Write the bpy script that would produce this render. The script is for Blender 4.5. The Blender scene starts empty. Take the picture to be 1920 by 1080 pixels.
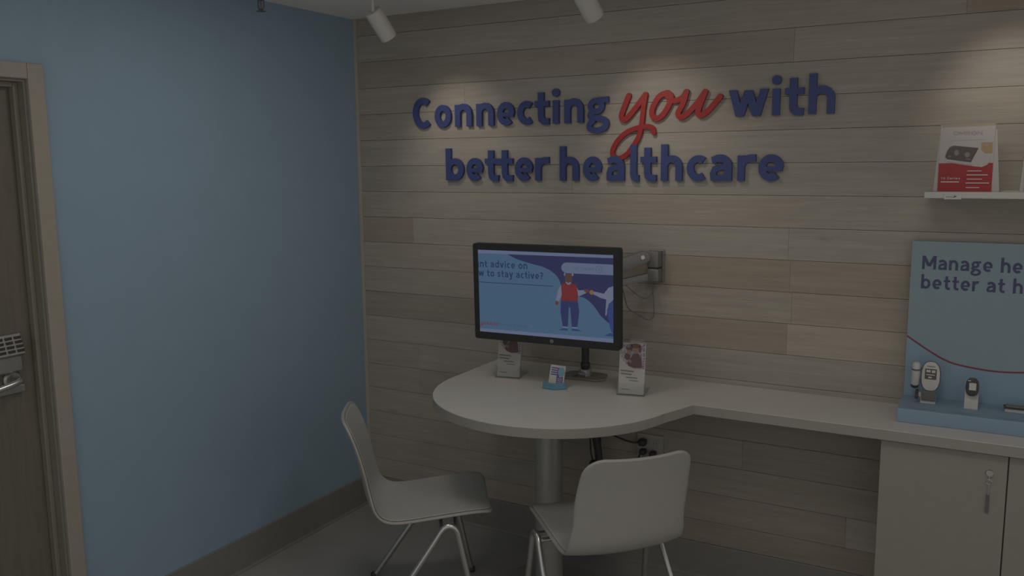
import bpy, bmesh, math, random
from mathutils import Vector, Matrix
from mathutils.geometry import delaunay_2d_cdt
random.seed(7)
SC = bpy.context.scene
COL = SC.collection
PI = math.pi

# ------------------------------------------------------------------ camera
cd = bpy.data.cameras.new('camera')
cd.sensor_fit = 'HORIZONTAL'; cd.sensor_width = 36.0
cd.lens = 1623.4 / 1920 * 36.0
cd.clip_start = 0.05
cam = bpy.data.objects.new('camera', cd); COL.objects.link(cam)
r_ = Vector((0.87370909, 0.48634314, -0.01013811)); u_ = Vector((-0.0615406, 0.13118249, 0.98944626)); f_ = Vector((-0.48254034, 0.86386429, -0.14454518))
cam.matrix_world = Matrix(((r_.x, u_.x, -f_.x, 2.72583), (r_.y, u_.y, -f_.y, -3.35431), (r_.z, u_.z, -f_.z, 1.72497), (0, 0, 0, 1)))
SC.camera = cam

# ------------------------------------------------------------------ world, lights, exposure
SC.view_settings.view_transform = 'Standard'
SC.view_settings.look = 'None'
SC.view_settings.gamma = 1.0
SC.view_settings.exposure = 0.0
SC.view_settings.use_curve_mapping = False
w = bpy.data.worlds.new('store_ambient'); SC.world = w; w.use_nodes = True
w.node_tree.nodes['Background'].inputs[0].default_value = (1.0, 0.965, 0.92, 1)
w.node_tree.nodes['Background'].inputs[1].default_value = 0.37

PANEL_W = 4.4
def area(name, loc, sx, sy, energy, color, rot=(0, 0, 0)):
    l = bpy.data.lights.new(name, 'AREA'); l.shape = 'RECTANGLE'; l.size = sx; l.size_y = sy
    l.energy = energy; l.color = color
    o = bpy.data.objects.new(name, l); o.location = loc; o.rotation_euler = rot; COL.objects.link(o)
    return o
# square recessed ceiling lights over the aisle in front of the corner
area('ceiling_panel_light', (0.95, -1.25, 2.385), 0.40, 0.40, PANEL_W * 0.72, (1, 0.96, 0.90))
area('ceiling_panel_light', (2.45, -1.65, 2.385), 0.40, 0.40, PANEL_W, (1, 0.96, 0.90))
SPOT_W = 3.6

# ------------------------------------------------------------------ materials
MATS = {}
def mat(name, col, rough=0.5, metal=0.0, var=0.04, scale=30.0, bump=0.0, spec=0.35, trans=0.0, alpha=1.0, coat=0.0, stretch=None):
    if name in MATS: return MATS[name]
    m = bpy.data.materials.new(name); m.use_nodes = True
    nt = m.node_tree; b = nt.nodes['Principled BSDF']
    tc = nt.nodes.new('ShaderNodeTexCoord'); nz = nt.nodes.new('ShaderNodeTexNoise')
    nz.inputs['Scale'].default_value = scale; nz.inputs['Detail'].default_value = 3
    mp = nt.nodes.new('ShaderNodeMapping'); mp.inputs['Scale'].default_value = stretch or (1, 1, 1)
    nt.links.new(tc.outputs['Object'], mp.inputs['Vector']); nt.links.new(mp.outputs['Vector'], nz.inputs['Vector'])
    rp = nt.nodes.new('ShaderNodeValToRGB')
    rp.color_ramp.elements[0].position = 0.3; rp.color_ramp.elements[1].position = 0.7
    rp.color_ramp.elements[0].color = tuple(max(0, c * (1 - var)) for c in col) + (1,)
    rp.color_ramp.elements[1].color = tuple(min(1, c * (1 + var)) for c in col) + (1,)
    nt.links.new(nz.outputs['Fac'], rp.inputs['Fac']); nt.links.new(rp.outputs['Color'], b.inputs['Base Color'])
    b.inputs['Roughness'].default_value = rough; b.inputs['Metallic'].default_value = metal
    b.inputs['Specular IOR Level'].default_value = spec
    b.inputs['Transmission Weight'].default_value = trans; b.inputs['Alpha'].default_value = alpha
    b.inputs['Coat Weight'].default_value = coat
    if bump:
        bp = nt.nodes.new('ShaderNodeBump'); bp.inputs['Strength'].default_value = bump; bp.inputs['Distance'].default_value = 0.002
        nt.links.new(nz.outputs['Fac'], bp.inputs['Height']); nt.links.new(bp.outputs['Normal'], b.inputs['Normal'])
    MATS[name] = m
    return m
def lin(r, g, b):
    f = lambda c: (c / 255 / 12.92) if c / 255 <= 0.04045 else ((c / 255 + 0.055) / 1.055) ** 2.4
    return (f(r), f(g), f(b))
def emit(name, rgb, k=1.0):
    if name in MATS: return MATS[name]
    m = bpy.data.materials.new(name); m.use_nodes = True
    nt = m.node_tree; b = nt.nodes['Principled BSDF']
    c = lin(*rgb)
    b.inputs['Base Color'].default_value = (0.01, 0.01, 0.012, 1); b.inputs['Roughness'].default_value = 0.35
    b.inputs['Specular IOR Level'].default_value = 0.2
    b.inputs['Emission Color'].default_value = c + (1,); b.inputs['Emission Strength'].default_value = k
    MATS[name] = m
    return m
def wood(name):
    m = bpy.data.materials.new(name); m.use_nodes = True
    nt = m.node_tree; b = nt.nodes['Principled BSDF']; N = nt.nodes.new; L = nt.links.new
    oi = N('ShaderNodeObjectInfo'); tc = N('ShaderNodeTexCoord')
    ad = N('ShaderNodeVectorMath'); ad.operation = 'ADD'
    cb = N('ShaderNodeCombineXYZ'); mu = N('ShaderNodeMath'); mu.operation = 'MULTIPLY'; mu.inputs[1].default_value = 37.0
    L(oi.outputs['Random'], mu.inputs[0]); L(mu.outputs[0], cb.inputs[0]); L(mu.outputs[0], cb.inputs[2])
    L(tc.outputs['Object'], ad.inputs[0]); L(cb.outputs[0], ad.inputs[1])
    mp = N('ShaderNodeMapping'); mp.inputs['Scale'].default_value = (1.3, 1, 26); L(ad.outputs[0], mp.inputs['Vector'])
    nz = N('ShaderNodeTexNoise'); nz.inputs['Scale'].default_value = 2.2; nz.inputs['Detail'].default_value = 5; nz.inputs['Distortion'].default_value = 0.6
    L(mp.outputs[0], nz.inputs['Vector'])
    mp2 = N('ShaderNodeMapping'); mp2.inputs['Scale'].default_value = (5, 1, 160); L(ad.outputs[0], mp2.inputs['Vector'])
    nz2 = N('ShaderNodeTexNoise'); nz2.inputs['Scale'].default_value = 1.6; nz2.inputs['Detail'].default_value = 3
    L(mp2.outputs[0], nz2.inputs['Vector'])
    mp3 = N('ShaderNodeMapping'); mp3.inputs['Scale'].default_value = (2.2, 1, 9); L(ad.outputs[0], mp3.inputs['Vector'])
    vo = N('ShaderNodeTexVoronoi'); vo.inputs['Scale'].default_value = 0.9; L(mp3.outputs[0], vo.inputs['Vector'])
    kn = N('ShaderNodeMapRange'); kn.inputs[1].default_value = 0.02; kn.inputs[2].default_value = 0.09; kn.inputs[3].default_value = 0.82; kn.inputs[4].default_value = 1.0
    L(vo.outputs['Distance'], kn.inputs[0])
    r1 = N('ShaderNodeMapRange'); r1.inputs[1].default_value = 0.3; r1.inputs[2].default_value = 0.72; r1.inputs[3].default_value = 0.90; r1.inputs[4].default_value = 1.07
    L(nz.outputs['Fac'], r1.inputs[0])
    r2 = N('ShaderNodeMapRange'); r2.inputs[1].default_value = 0.3; r2.inputs[2].default_value = 0.7; r2.inputs[3].default_value = 0.94; r2.inputs[4].default_value = 1.05
    L(nz2.outputs['Fac'], r2.inputs[0])
    m1 = N('ShaderNodeMath'); m1.operation = 'MULTIPLY'; L(r1.outputs[0], m1.inputs[0]); L(r2.outputs[0], m1.inputs[1])
    m2 = N('ShaderNodeMath'); m2.operation = 'MULTIPLY'; L(m1.outputs[0], m2.inputs[0]); L(kn.outputs[0], m2.inputs[1])
    sc = N('ShaderNodeVectorMath'); sc.operation = 'SCALE'; L(oi.outputs['Color'], sc.inputs[0]); L(m2.outputs[0], sc.inputs['Scale'])
    L(sc.outputs[0], b.inputs['Base Color'])
    b.inputs['Roughness'].default_value = 0.62; b.inputs['Specular IOR Level'].default_value = 0.25
    bp = N('ShaderNodeBump'); bp.inputs['Strength'].default_value = 0.25; bp.inputs['Distance'].default_value = 0.001
    L(nz2.outputs['Fac'], bp.inputs['Height']); L(bp.outputs[0], b.inputs['Normal'])
    return m
M_WOOD = wood('whitewashed_oak')
M_BLUE = mat('blue_paint', (0.285, 0.395, 0.50), 0.55, var=0.02, scale=8, bump=0.05)
M_CEIL = mat('ceiling_paint', (0.86, 0.84, 0.81), 0.8, var=0.02, scale=12, bump=0.05)
M_FLOOR = mat('dark_vinyl', (0.34, 0.332, 0.316), 0.6, var=0.04, scale=5, bump=0.04)
M_BASE = mat('charcoal_rubber', (0.235, 0.228, 0.21), 0.55, var=0.04)
M_BACK = mat('wall_backing', (0.22, 0.19, 0.16), 0.8)
M_TRIM = mat('pale_oak_trim', (0.44, 0.40, 0.335), 0.55, var=0.08, scale=20, stretch=(1, 1, 0.1))
M_CASE = mat('taupe_casing_paint', (0.37, 0.335, 0.285), 0.5, var=0.03)
M_JAMB = mat('taupe_jamb_paint', (0.255, 0.24, 0.195), 0.5, var=0.03)
M_DOOR = mat('door_laminate', (0.17, 0.155, 0.125), 0.5, var=0.08, scale=14, stretch=(6, 6, 0.5))
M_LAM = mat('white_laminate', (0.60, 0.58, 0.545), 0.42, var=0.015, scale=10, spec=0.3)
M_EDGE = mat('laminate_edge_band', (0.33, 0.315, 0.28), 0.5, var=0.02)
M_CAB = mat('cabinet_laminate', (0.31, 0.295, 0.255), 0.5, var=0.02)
M_GAP = mat('gap_shade_and_plinth', (0.10, 0.09, 0.08), 0.7)
M_STEEL = mat('brushed_steel', (0.42, 0.42, 0.40), 0.38, metal=0.85, var=0.05, scale=60, stretch=(1, 1, 0.05))
M_PED = mat('satin_grey_column', (0.40, 0.40, 0.38), 0.4, metal=0.4, var=0.03)
M_CHROME = mat('satin_chrome', (0.60, 0.59, 0.57), 0.28, metal=0.9, var=0.02)
M_SHELL = mat('white_chair_shell', (0.395, 0.384, 0.352), 0.42, var=0.015)
M_PAD = mat('pale_grey_seat_liner', (0.46, 0.46, 0.44), 0.5, var=0.03, scale=80)
M_BLACK = mat('black_plastic', (0.055, 0.055, 0.055), 0.4, var=0.05)
M_BEZEL = mat('black_bezel', (0.036, 0.036, 0.037), 0.45, var=0.04, spec=0.2)
M_GREY = mat('silver_arm_plastic', (0.22, 0.22, 0.21), 0.38, metal=0.3, var=0.03)
M_DGREY = mat('dark_grey_plastic', (0.14, 0.14, 0.14), 0.45)
M_WHITE = mat('white_plastic', (0.54, 0.53, 0.50), 0.4, var=0.015)
M_SOCK = mat('ivory_socket_plastic', (0.43, 0.41, 0.37), 0.4, var=0.015)
M_LAMP = mat('white_lamp_enamel', (0.58, 0.565, 0.53), 0.4, var=0.01)
M_NAVY = mat('navy_acrylic', (0.055, 0.075, 0.215), 0.4, var=0.04)
M_RED = mat('red_acrylic', (0.34, 0.032, 0.030), 0.4, var=0.04)
M_PANEL = mat('pale_blue_panel', (0.26, 0.345, 0.385), 0.5, var=0.015)
M_PANEL2 = mat('mid_blue_panel', (0.255, 0.36, 0.455), 0.5, var=0.015)
M_INKNAVY = mat('navy_ink', (0.075, 0.08, 0.165), 0.5)
M_INKRED = mat('crimson_ink', (0.23, 0.055, 0.085), 0.5)
M_PAPER = mat('white_paper', (0.50, 0.49, 0.455), 0.6, var=0.01)
M_CARD = mat('white_carton', (0.43, 0.405, 0.39), 0.5, var=0.015)
M_CREDP = mat('red_carton_print', (0.33, 0.035, 0.04), 0.45)
M_TAN = mat('tan_carton', (0.36, 0.30, 0.235), 0.6)
M_GOLD = mat('gold_print', (0.36, 0.26, 0.13), 0.45)
M_DKBROWN = mat('dark_screen_print', (0.105, 0.088, 0.082), 0.4)
M_INKGREY = mat('grey_ink', (0.30, 0.29, 0.30), 0.5)
M_INKLINE = mat('pale_ink', (0.55, 0.47, 0.46), 0.5)
M_INKPURP = mat('purple_ink', (0.125, 0.09, 0.28), 0.5)
M_CYAN = mat('cyan_acrylic', (0.20, 0.42, 0.58), 0.2, var=0.05, trans=0.35)
M_CYANP = mat('cyan_print', (0.17, 0.34, 0.45), 0.4)
def thin_clear(name):
    m = bpy.data.materials.new(name); m.use_nodes = True; nt = m.node_tree
    for n in list(nt.nodes): nt.nodes.remove(n)
    o = nt.nodes.new('ShaderNodeOutputMaterial'); mx = nt.nodes.new('ShaderNodeMixShader'); t = nt.nodes.new('ShaderNodeBsdfTransparent'); g = nt.nodes.new('ShaderNodeBsdfGlossy')
    lw = nt.nodes.new('ShaderNodeLayerWeight'); lw.inputs['Blend'].default_value = 0.25
    fr = nt.nodes.new('ShaderNodeMapRange'); fr.inputs[3].default_value = 0.04; fr.inputs[4].default_value = 0.32; nt.links.new(lw.outputs['Facing'], fr.inputs[0])
    nz = nt.nodes.new('ShaderNodeTexNoise'); nz.inputs['Scale'].default_value = 40
    mr = nt.nodes.new('ShaderNodeMapRange'); mr.inputs[3].default_value = 0.05; mr.inputs[4].default_value = 0.12
    t.inputs['Color'].default_value = (.96, .97, .97, 1)
    nt.links.new(nz.outputs['Fac'], mr.inputs[0]); nt.links.new(mr.outputs[0], g.inputs['Roughness'])
    nt.links.new(fr.outputs[0], mx.inputs[0]); nt.links.new(t.outputs[0], mx.inputs[1]); nt.links.new(g.outputs[0], mx.inputs[2]); nt.links.new(mx.outputs[0], o.inputs[0])
    return m
M_ACRYL = thin_clear('clear_acrylic')
M_SKIN = mat('print_skin', (0.31, 0.21, 0.17), 0.6)
M_HAIR = mat('print_auburn', (0.17, 0.10, 0.09), 0.6)
M_PHOTO = mat('print_photo_ground', (0.36, 0.33, 0.35), 0.6, var=0.5, scale=120)
M_COAT = mat('print_maroon', (0.16, 0.10, 0.105), 0.6, var=0.2, scale=200)
M_TEXTINK = mat('print_dark_ink', (0.20, 0.19, 0.20), 0.6)

# ------------------------------------------------------------------ helpers
def newbm(): return bmesh.new()
def bx(bm, x0, x1, y0, y1, z0, z1, bev=0.0):
    vs = [bm.verts.new(p) for p in ((x0, y0, z0), (x1, y0, z0), (x1, y1, z0), (x0, y1, z0), (x0, y0, z1), (x1, y0, z1), (x1, y1, z1), (x0, y1, z1))]
    fs = [bm.faces.new([vs[i] for i in f]) for f in ((0, 3, 2, 1), (4, 5, 6, 7), (0, 1, 5, 4), (1, 2, 6, 5), (2, 3, 7, 6), (3, 0, 4, 7))]
    if bev:
        es = set(e for f in fs for e in f.edges)
        bmesh.ops.bevel(bm, geom=list(es), offset=bev, segments=2, affect='EDGES', profile=0.5)
    return bm
def box(*a, **k): return bx(newbm(), *a, **k)
def prism(bm, pts, axis, a0, a1, bev=0.0):
    """polygon extruded along an axis; pts are the two other coordinates in order (x,y,z without axis)."""
    def P(p, a):
        if axis == 0: return (a, p[0], p[1])
        if axis == 1: return (p[0], a, p[1])
        return (p[0], p[1], a)
    A = [bm.verts.new(P(p, a0)) for p in pts]; B = [bm.verts.new(P(p, a1)) for p in pts]
    n = len(pts)
    fs = [bm.faces.new(A), bm.faces.new(B[::-1])]
    for i in range(n): fs.append(bm.faces.new((A[i], B[i], B[(i + 1) % n], A[(i + 1) % n])))
    bmesh.ops.recalc_face_normals(bm, faces=fs)
    if bev:
        es = set(e for f in fs[:2] for e in f.edges)
        bmesh.ops.bevel(bm, geom=list(es), offset=bev, segments=2, affect='EDGES', profile=0.5)
    return bm
def lathe(bm, prof, c=(0, 0, 0), ax=(0, 0, 1), n=32):
    ax = Vector(ax).normalized(); q = Vector((0, 0, 1)).rotation_difference(ax); c = Vector(c)
    rings = []
    for r, z in prof:
        rings.append([bm.verts.new(c + q @ Vector((r * math.cos(2 * PI * i / n), r * math.sin(2 * PI * i / n), z))) for i in range(n)])
    fs = []
    for a, b in zip(rings, rings[1:]):
        for i in range(n): fs.append(bm.faces.new((a[i], a[(i + 1) % n], b[(i + 1) % n], b[i])))
    fs.append(bm.faces.new(rings[0][::-1])); fs.append(bm.faces.new(rings[-1]))
    bmesh.ops.recalc_face_normals(bm, faces=fs)
    return bm
def cr(pts, n=8, closed=False):
    pts = [Vector(p) for p in pts]; out = []
    m = len(pts)
    for i in range(m if closed else m - 1):
        if closed: p0, p1, p2, p3 = pts[i - 1], pts[i], pts[(i + 1) % m], pts[(i + 2) % m]
        else:
            p1, p2 = pts[i], pts[i + 1]
            p0 = pts[i - 1] if i else p1 * 2 - p2
            p3 = pts[i + 2] if i + 2 < m else p2 * 2 - p1
        for k in range(n):
            t = k / n
            out.append(0.5 * (2 * p1 + (p2 - p0) * t + (2 * p0 - 5 * p1 + 4 * p2 - p3) * t * t + (3 * p1 - p0 - 3 * p2 + p3) * t ** 3))
    if not closed: out.append(pts[-1])
    return out
def tube(bm, pts, r, n=12, rs=None):
    pts = [Vector(p) for p in pts]; rings = []
    t0 = (pts[1] - pts[0]).normalized()
    up = Vector((0, 0, 1)) if abs(t0.z) < 0.9 else Vector((1, 0, 0))
    nv = (up - t0 * up.dot(t0)).normalized()
    for i, p in enumerate(pts):
        t = (pts[min(i + 1, len(pts) - 1)] - pts[max(i - 1, 0)]).normalized()
        nv = (nv - t * nv.dot(t)).normalized(); bv = t.cross(nv)
        rr = rs[i] if rs else r
        rings.append([bm.verts.new(p + (nv * math.cos(2 * PI * k / n) + bv * math.sin(2 * PI * k / n)) * rr) for k in range(n)])
    fs = []
    for a, b in zip(rings, rings[1:]):
        for k in range(n): fs.append(bm.faces.new((a[k], a[(k + 1) % n], b[(k + 1) % n], b[k])))
    fs.append(bm.faces.new(rings[0][::-1])); fs.append(bm.faces.new(rings[-1]))
    bmesh.ops.recalc_face_normals(bm, faces=fs)
    return bm
def obj(name, bm, m, parent=None, smooth=None, loc=None):
    me = bpy.data.meshes.new(name); bm.to_mesh(me); bm.free()
    o = bpy.data.objects.new(name, me); COL.objects.link(o)
    me.materials.append(m)
    if smooth is not None:
        for p in me.polygons: p.use_smooth = True
        me.set_sharp_from_angle(angle=math.radians(smooth))
    if parent: o.parent = parent
    if loc: o.location = loc
    return o
def tag(o, label=None, cat=None, group=None, kind=None):
    if label: o['label'] = label
    if cat: o['category'] = cat
    if group: o['group'] = group
    if kind: o['kind'] = kind
    return o
def thing(name, label, cat, loc=(0, 0, 0), rot=(0, 0, 0), group=None, kind=None):
    o = bpy.data.objects.new(name, None); COL.objects.link(o); o.empty_display_size = 0.05
    o.location = loc; o.rotation_euler = rot
    return tag(o, label, cat, group, kind)
def poly2d(bm, pts, T):
    """flat polygon; T maps (a,b) to 3D."""
    f = bm.faces.new([bm.verts.new(T(*p)) for p in pts]); return f
def rrect(x0, x1, y0, y1, r, n=5):
    out = []
    for cx, cy, a in ((x1 - r, y1 - r, 0), (x0 + r, y1 - r, 90), (x0 + r, y0 + r, 180), (x1 - r, y0 + r, 270)):
        for k in range(n + 1):
            t = math.radians(a + 90 * k / n); out.append((cx + r * math.cos(t), cy + r * math.sin(t)))
    return out
def ell(cx, cy, rx, ry, n=20): return [(cx + rx * math.cos(2 * PI * i / n), cy + ry * math.sin(2 * PI * i / n)) for i in range(n)]

# ---- lettering drawn with a broad pen: centre lines with a stroke width
def arc(cx, cy, rx, ry, a0, a1, n=18):
    return [(cx + rx * math.cos(math.radians(a0 + (a1 - a0) * i / n)), cy + ry * math.sin(math.radians(a0 + (a1 - a0) * i / n))) for i in range(n + 1)]
def glyph(c, W, s):
    """strokes of one letter, x-height 1, baseline 0, inside [0,W]; list of (points, closed, width)."""
    h = s / 2; A = 1.46; K = 1.36; t = 0.86 * s
    S = []
    def st(p, closed=False, wd=s): S.append((p, closed, wd))
    def arch(x0, x1): return [(x0, 0.5)] + arc((x0 + x1) / 2, 0.54, (x1 - x0) / 2, 0.46 - t / 2, 180, 0) + [(x1, 0)]
    if c == 'o': st(arc(W / 2, .5, W / 2 - h, .51 - h, 0, 360, 28)[:-1], True)
    elif c == 'O': st(arc(W / 2, .68, W / 2 - h, .69 - h, 0, 360, 28)[:-1], True)
    elif c == '0': st(arc(W / 2, .65, W / 2 - h, .66 - h, 0, 360, 28)[:-1], True)
    elif c == '1': st([(W * .55, 0), (W * .55, 1.3)]); st([(W * .55, 1.22), (W * .1, 1.05)], wd=t)
    elif c == 'c': st(arc(W / 2 + .06, .5, W / 2 - h + .06, .51 - h, 52, 308))
    elif c == 'C': st(arc(W / 2 + .08, .68, W / 2 - h + .10, .70 - h, 50, 310, 24))
    elif c == 'e':
        st(arc(W / 2, .5, W / 2 - h, .51 - h, 0, 312, 24)); st([(h * .8, .46), (W - h * .3, .46)], wd=t * .8)
    elif c == 'n': st([(h, 0), (h, .98)]); st(arch(h, W - h))
    elif c == 'm':
        x1 = h + (W - s) / 2
        st([(h, 0), (h, .98)]); st(arch(h, x1)); st(arch(x1, W - h))
    elif c == 'h': st([(h, 0), (h, A)]); st(arch(h, W - h))
    elif c == 'u': st([(W - h, 1), (W - h, 0)]); st([(h, 1)] + arc(W / 2, .46, W / 2 - h, .46 - t / 2, 180, 360) + [(W - h, .5)])
    elif c == 'r': st([(h, 0), (h, .98)]); st([(h, .45)] + arc(W * .78, .50, W * .78 - h, .5 - t / 2, 180, 80, 12) + [(W, .88)])
    elif c == 'b': st([(h, 0), (h, A)]); st(arc(W / 2, .5, W / 2 - h, .51 - h, 0, 360, 28)[:-1], True)
    elif c == 'd': st([(W - h, 0), (W - h, A)]); st(arc(W / 2, .5, W / 2 - h, .51 - h, 0, 360, 28)[:-1], True)
    elif c == 'l': st([(h, A), (h, .28), (h + .03, .16), (h + .10, .10), (W, .10)])
    elif c == 'i': st([(W / 2, 0), (W / 2, .98)]); S.append((arc(W / 2, 1.30, h * .62, h * .62, 0, 360, 16)[:-1], True, s * .62))
    elif c == 't':
        x = W * .44
        st([(x, 1.34), (x, .34), (x + .03, .19), (x + .12, .11), (W, .10)]); st([(0, .86), (W, .86)], wd=t)
    elif c == 'w':
        for a, b in (((h, 1), (W * .285, 0)), ((W * .285, 0), (W * .5, .97)), ((W * .5, .97), (W * .715, 0)), ((W * .715, 0), (W - h, 1))): S.append(([a, b], 'h', s * 1.06))
    elif c == 'v':
        for a, b in (((h, 1), (W / 2, 0)), ((W / 2, 0), (W - h, 1))): S.append(([a, b], 'h', s * 1.1))
    elif c == 'y':
        S.append(([(h, 1), (W * .52, 0)], 'h', s * 1.1)); st([(W - h, 1), (W * .5, -.15), (W * .36, -.33), (W * .08, -.34)])
    elif c == 'k': st([(h, 0), (h, A)]); st([(h, .4), (W - h, 1)]); st([(W * .4, .55), (W - h, 0)])
    elif c == 'a':
        st([(W * .10, .80)] + arc(W * .46, .56, W - h - W * .46, .45 - t / 2, 125, 0, 14) + [(W - h, 0)])
        st([(W - h, .56), (W * .52, .55), (W * .24, .46), (h, .29), (W * .18, .12), (W * .40, t * .45), (W * .64, .14), (W - h, .26)], wd=t)
    elif c == 'g':
        st(arc(W * .42, .66, W * .42 - h, .345 - t / 2, 0, 360, 24)[:-1], True, t)
        st([(W * .5, .90), (W, .92)], wd=t)
        st([tuple(p) for p in cr([(W * .26, .42), (W * .13, .30), (W * .22, .19), (W * .60, .15), (W * .88, .02), (W * .86, -.20), (W * .50, -.34), (W * .14, -.27), (W * .10, -.08), (W * .32, .10)], 4)], wd=t)
    elif c == 's': st([tuple(p) for p in cr([(W * .92, .80), (W * .66, .90), (W * .30, .88), (W * .17, .73), (W * .36, .58), (W * .72, .42), (W * .84, .27), (W * .66, .10), (W * .34, .09), (W * .06, .20)], 4)], wd=t)
    elif c == 'S': st([tuple(p) for p in cr([(W * .92, 1.12), (W * .66, 1.27), (W * .30, 1.24), (W * .15, 1.02), (W * .36, .80), (W * .72, .58), (W * .86, .36), (W * .66, .11), (W * .34, .09), (W * .06, .26)], 4)], wd=t)
    elif c == 'G': st(arc(W / 2, .68, W / 2 - h, .70 - h, 50, 345, 24)); st([(W * .55, .62), (W, .62)], wd=t)
    elif c == 'H': st([(h, 0), (h, K)]); st([(W - h, 0), (W - h, K)]); st([(h, .70), (W - h, .70)], wd=t)
    elif c == 'N':
        st([(h, 0), (h, K)]); st([(W - h, 0), (W - h, K)]); S.append(([(h, K), (W - h, 0)], 'h', s * .85))
    elif c == 'R': st([(h, 0), (h, K)]); st([(h, K - t / 2), (W * .55, K - t / 2)] + arc(W * .55, 1.0, W * .45 - h, .36 - t / 2, 90, -90, 10) + [(h, .64 + t / 2)], wd=t); st([(W * .5, .66), (W - h, 0)])
    elif c == 'M':
        st([(h, 0), (h, K)]); st([(W - h, 0), (W - h, K)])
        for a, b in (((h, K), (W / 2, .30)), ((W / 2, .30), (W - h, K))): S.append(([a, b], 'h', s * 1.15))
    elif c == '?':
        st(arc(W * .48, 1.02, W * .48 - h, .34 - t / 2, 160, -40, 14) + [(W * .46, .62), (W * .44, .36)]); S.append((arc(W * .44, .12, h * .6, h * .6, 0, 360, 12)[:-1], True, s * .6))
    return S
GW = dict(o=.92, e=.88, n=.88, m=1.36, h=.88, u=.88, r=.60, b=.92, d=.92, l=.36, i=.26, t=.62, w=1.32, v=.90, y=.90, a=.84, g=.90, s=.74, c=.78, k=.86, C=1.0, G=1.12, S=.92, H=1.08, M=1.36, N=1.12, R=1.0, O=1.25)
GW.update({'?': .72, '0': .9, '1': .7})
def _tri(S, a, b, c):
    ar = (b[0] - a[0]) * (c[1] - a[1]) - (b[1] - a[1]) * (c[0] - a[0])
    if abs(ar) > 1e-12: S.append((a, b, c) if ar > 0 else (a, c, b))
def pen(S, pts, closed, wd):
    """add one pen stroke (a band of triangles) to the flat shape S."""
    P = [Vector((p[0], p[1])) for p in pts]
    if closed == 'h':           # straight bar whose ends are cut level
        d = (P[1] - P[0]); k = wd / 2 * d.length / abs(d.y)
        Lf = [P[0] + Vector((-k, 0)), P[1] + Vector((-k, 0))]; Rt = [P[0] + Vector((k, 0)), P[1] + Vector((k, 0))]; closed = False
    else:
        Lf, Rt = [], []; n = len(P)
        for i in range(n):
            a = P[i - 1] if (i or closed) else None; b = P[(i + 1) % n] if (i + 1 < n or closed) else None
            d1 = (P[i] - a).normalized() if a is not None else None; d2 = (b - P[i]).normalized() if b is not None else None
            d = d2 if d1 is None else d1 if d2 is None else (d1 + d2).normalized()
            nn = Vector((-d.y, d.x)); k = 1.0
            if d1 is not None and d2 is not None: k = 1 / max(0.6, nn.dot(Vector((-d1.y, d1.x))))
            Lf.append(P[i] + nn * wd / 2 * k); Rt.append(P[i] - nn * wd / 2 * k)
    n = len(Lf)
    for i in (range(n) if closed else range(n - 1)):
        j = (i + 1) % n
        _tri(S, tuple(Lf[i]), tuple(Rt[i]), tuple(Rt[j])); _tri(S, tuple(Lf[i]), tuple(Rt[j]), tuple(Lf[j]))
def disc(S, x, y, r, n=16):
    p = ell(x, y, r, r, n)
    for i in range(n): _tri(S, (x, y), p[i], p[(i + 1) % n])
def union(S, T, solid=False):
    """merge the overlapping triangles of S into one clean shape; T(a,b,k) maps to 3D (k 0 front, 1 back)."""
    V, F = [], []
    for t in S:
        F.append([len(V), len(V) + 1, len(V) + 2]); V += [Vector(p) for p in t]
    ov, oe, of, _, _, fid = delaunay_2d_cdt(V, [], F, 1, 1e-7)
    tris = [f for f, o in zip(of, fid) if len(o)]
    bm = newbm(); fr, bk = {}, {}
    def gv(d, i, k):
        if i not in d: d[i] = bm.verts.new(T(ov[i].x, ov[i].y, k))
        return d[i]
    cnt = {}
    for f in tris:
        f = list(f)
        bm.faces.new([gv(fr, i, 0) for i in f])
        if solid: bm.faces.new([gv(bk, i, 1) for i in f[::-1]])
        for i in range(len(f)):
            e = (f[i], f[(i + 1) % len(f)]); k = (min(e), max(e)); cnt[k] = None if k in cnt else e
    if solid:
        for e in cnt.values():
            if e: bm.faces.new((fr[e[1]], fr[e[0]], bk[e[0]], bk[e[1]]))
        bmesh.ops.recalc_face_normals(bm, faces=bm.faces[:])
    return bm
def ribbon(pts, closed, wd, T):
    S = []; pen(S, pts, closed, wd); return union(S, T)
def pen_text(text, x0, z0, xh, s, T, m, parent, width=None, gap=0.22, space=0.55, name='letter', k=None):
    """a line of lettering starting at (x0,z0), one mesh for each letter; width fits the whole line."""
    tot = sum((GW[c] + gap) if c != ' ' else space for c in text) - gap
    k = k or ((width / (tot * xh)) if width else 1.0)
    x = 0.0
    for c in text:
        if c == ' ': x += space; continue
        S = []
        for p, cl, wd in glyph(c, GW[c] * k, s):
            pen(S, [(x0 + (x * k + a) * xh, z0 + b * xh) for a, b in p], cl, wd * xh)
        obj(name, union(S, T), m, parent)
        x += GW[c] + gap

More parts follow.
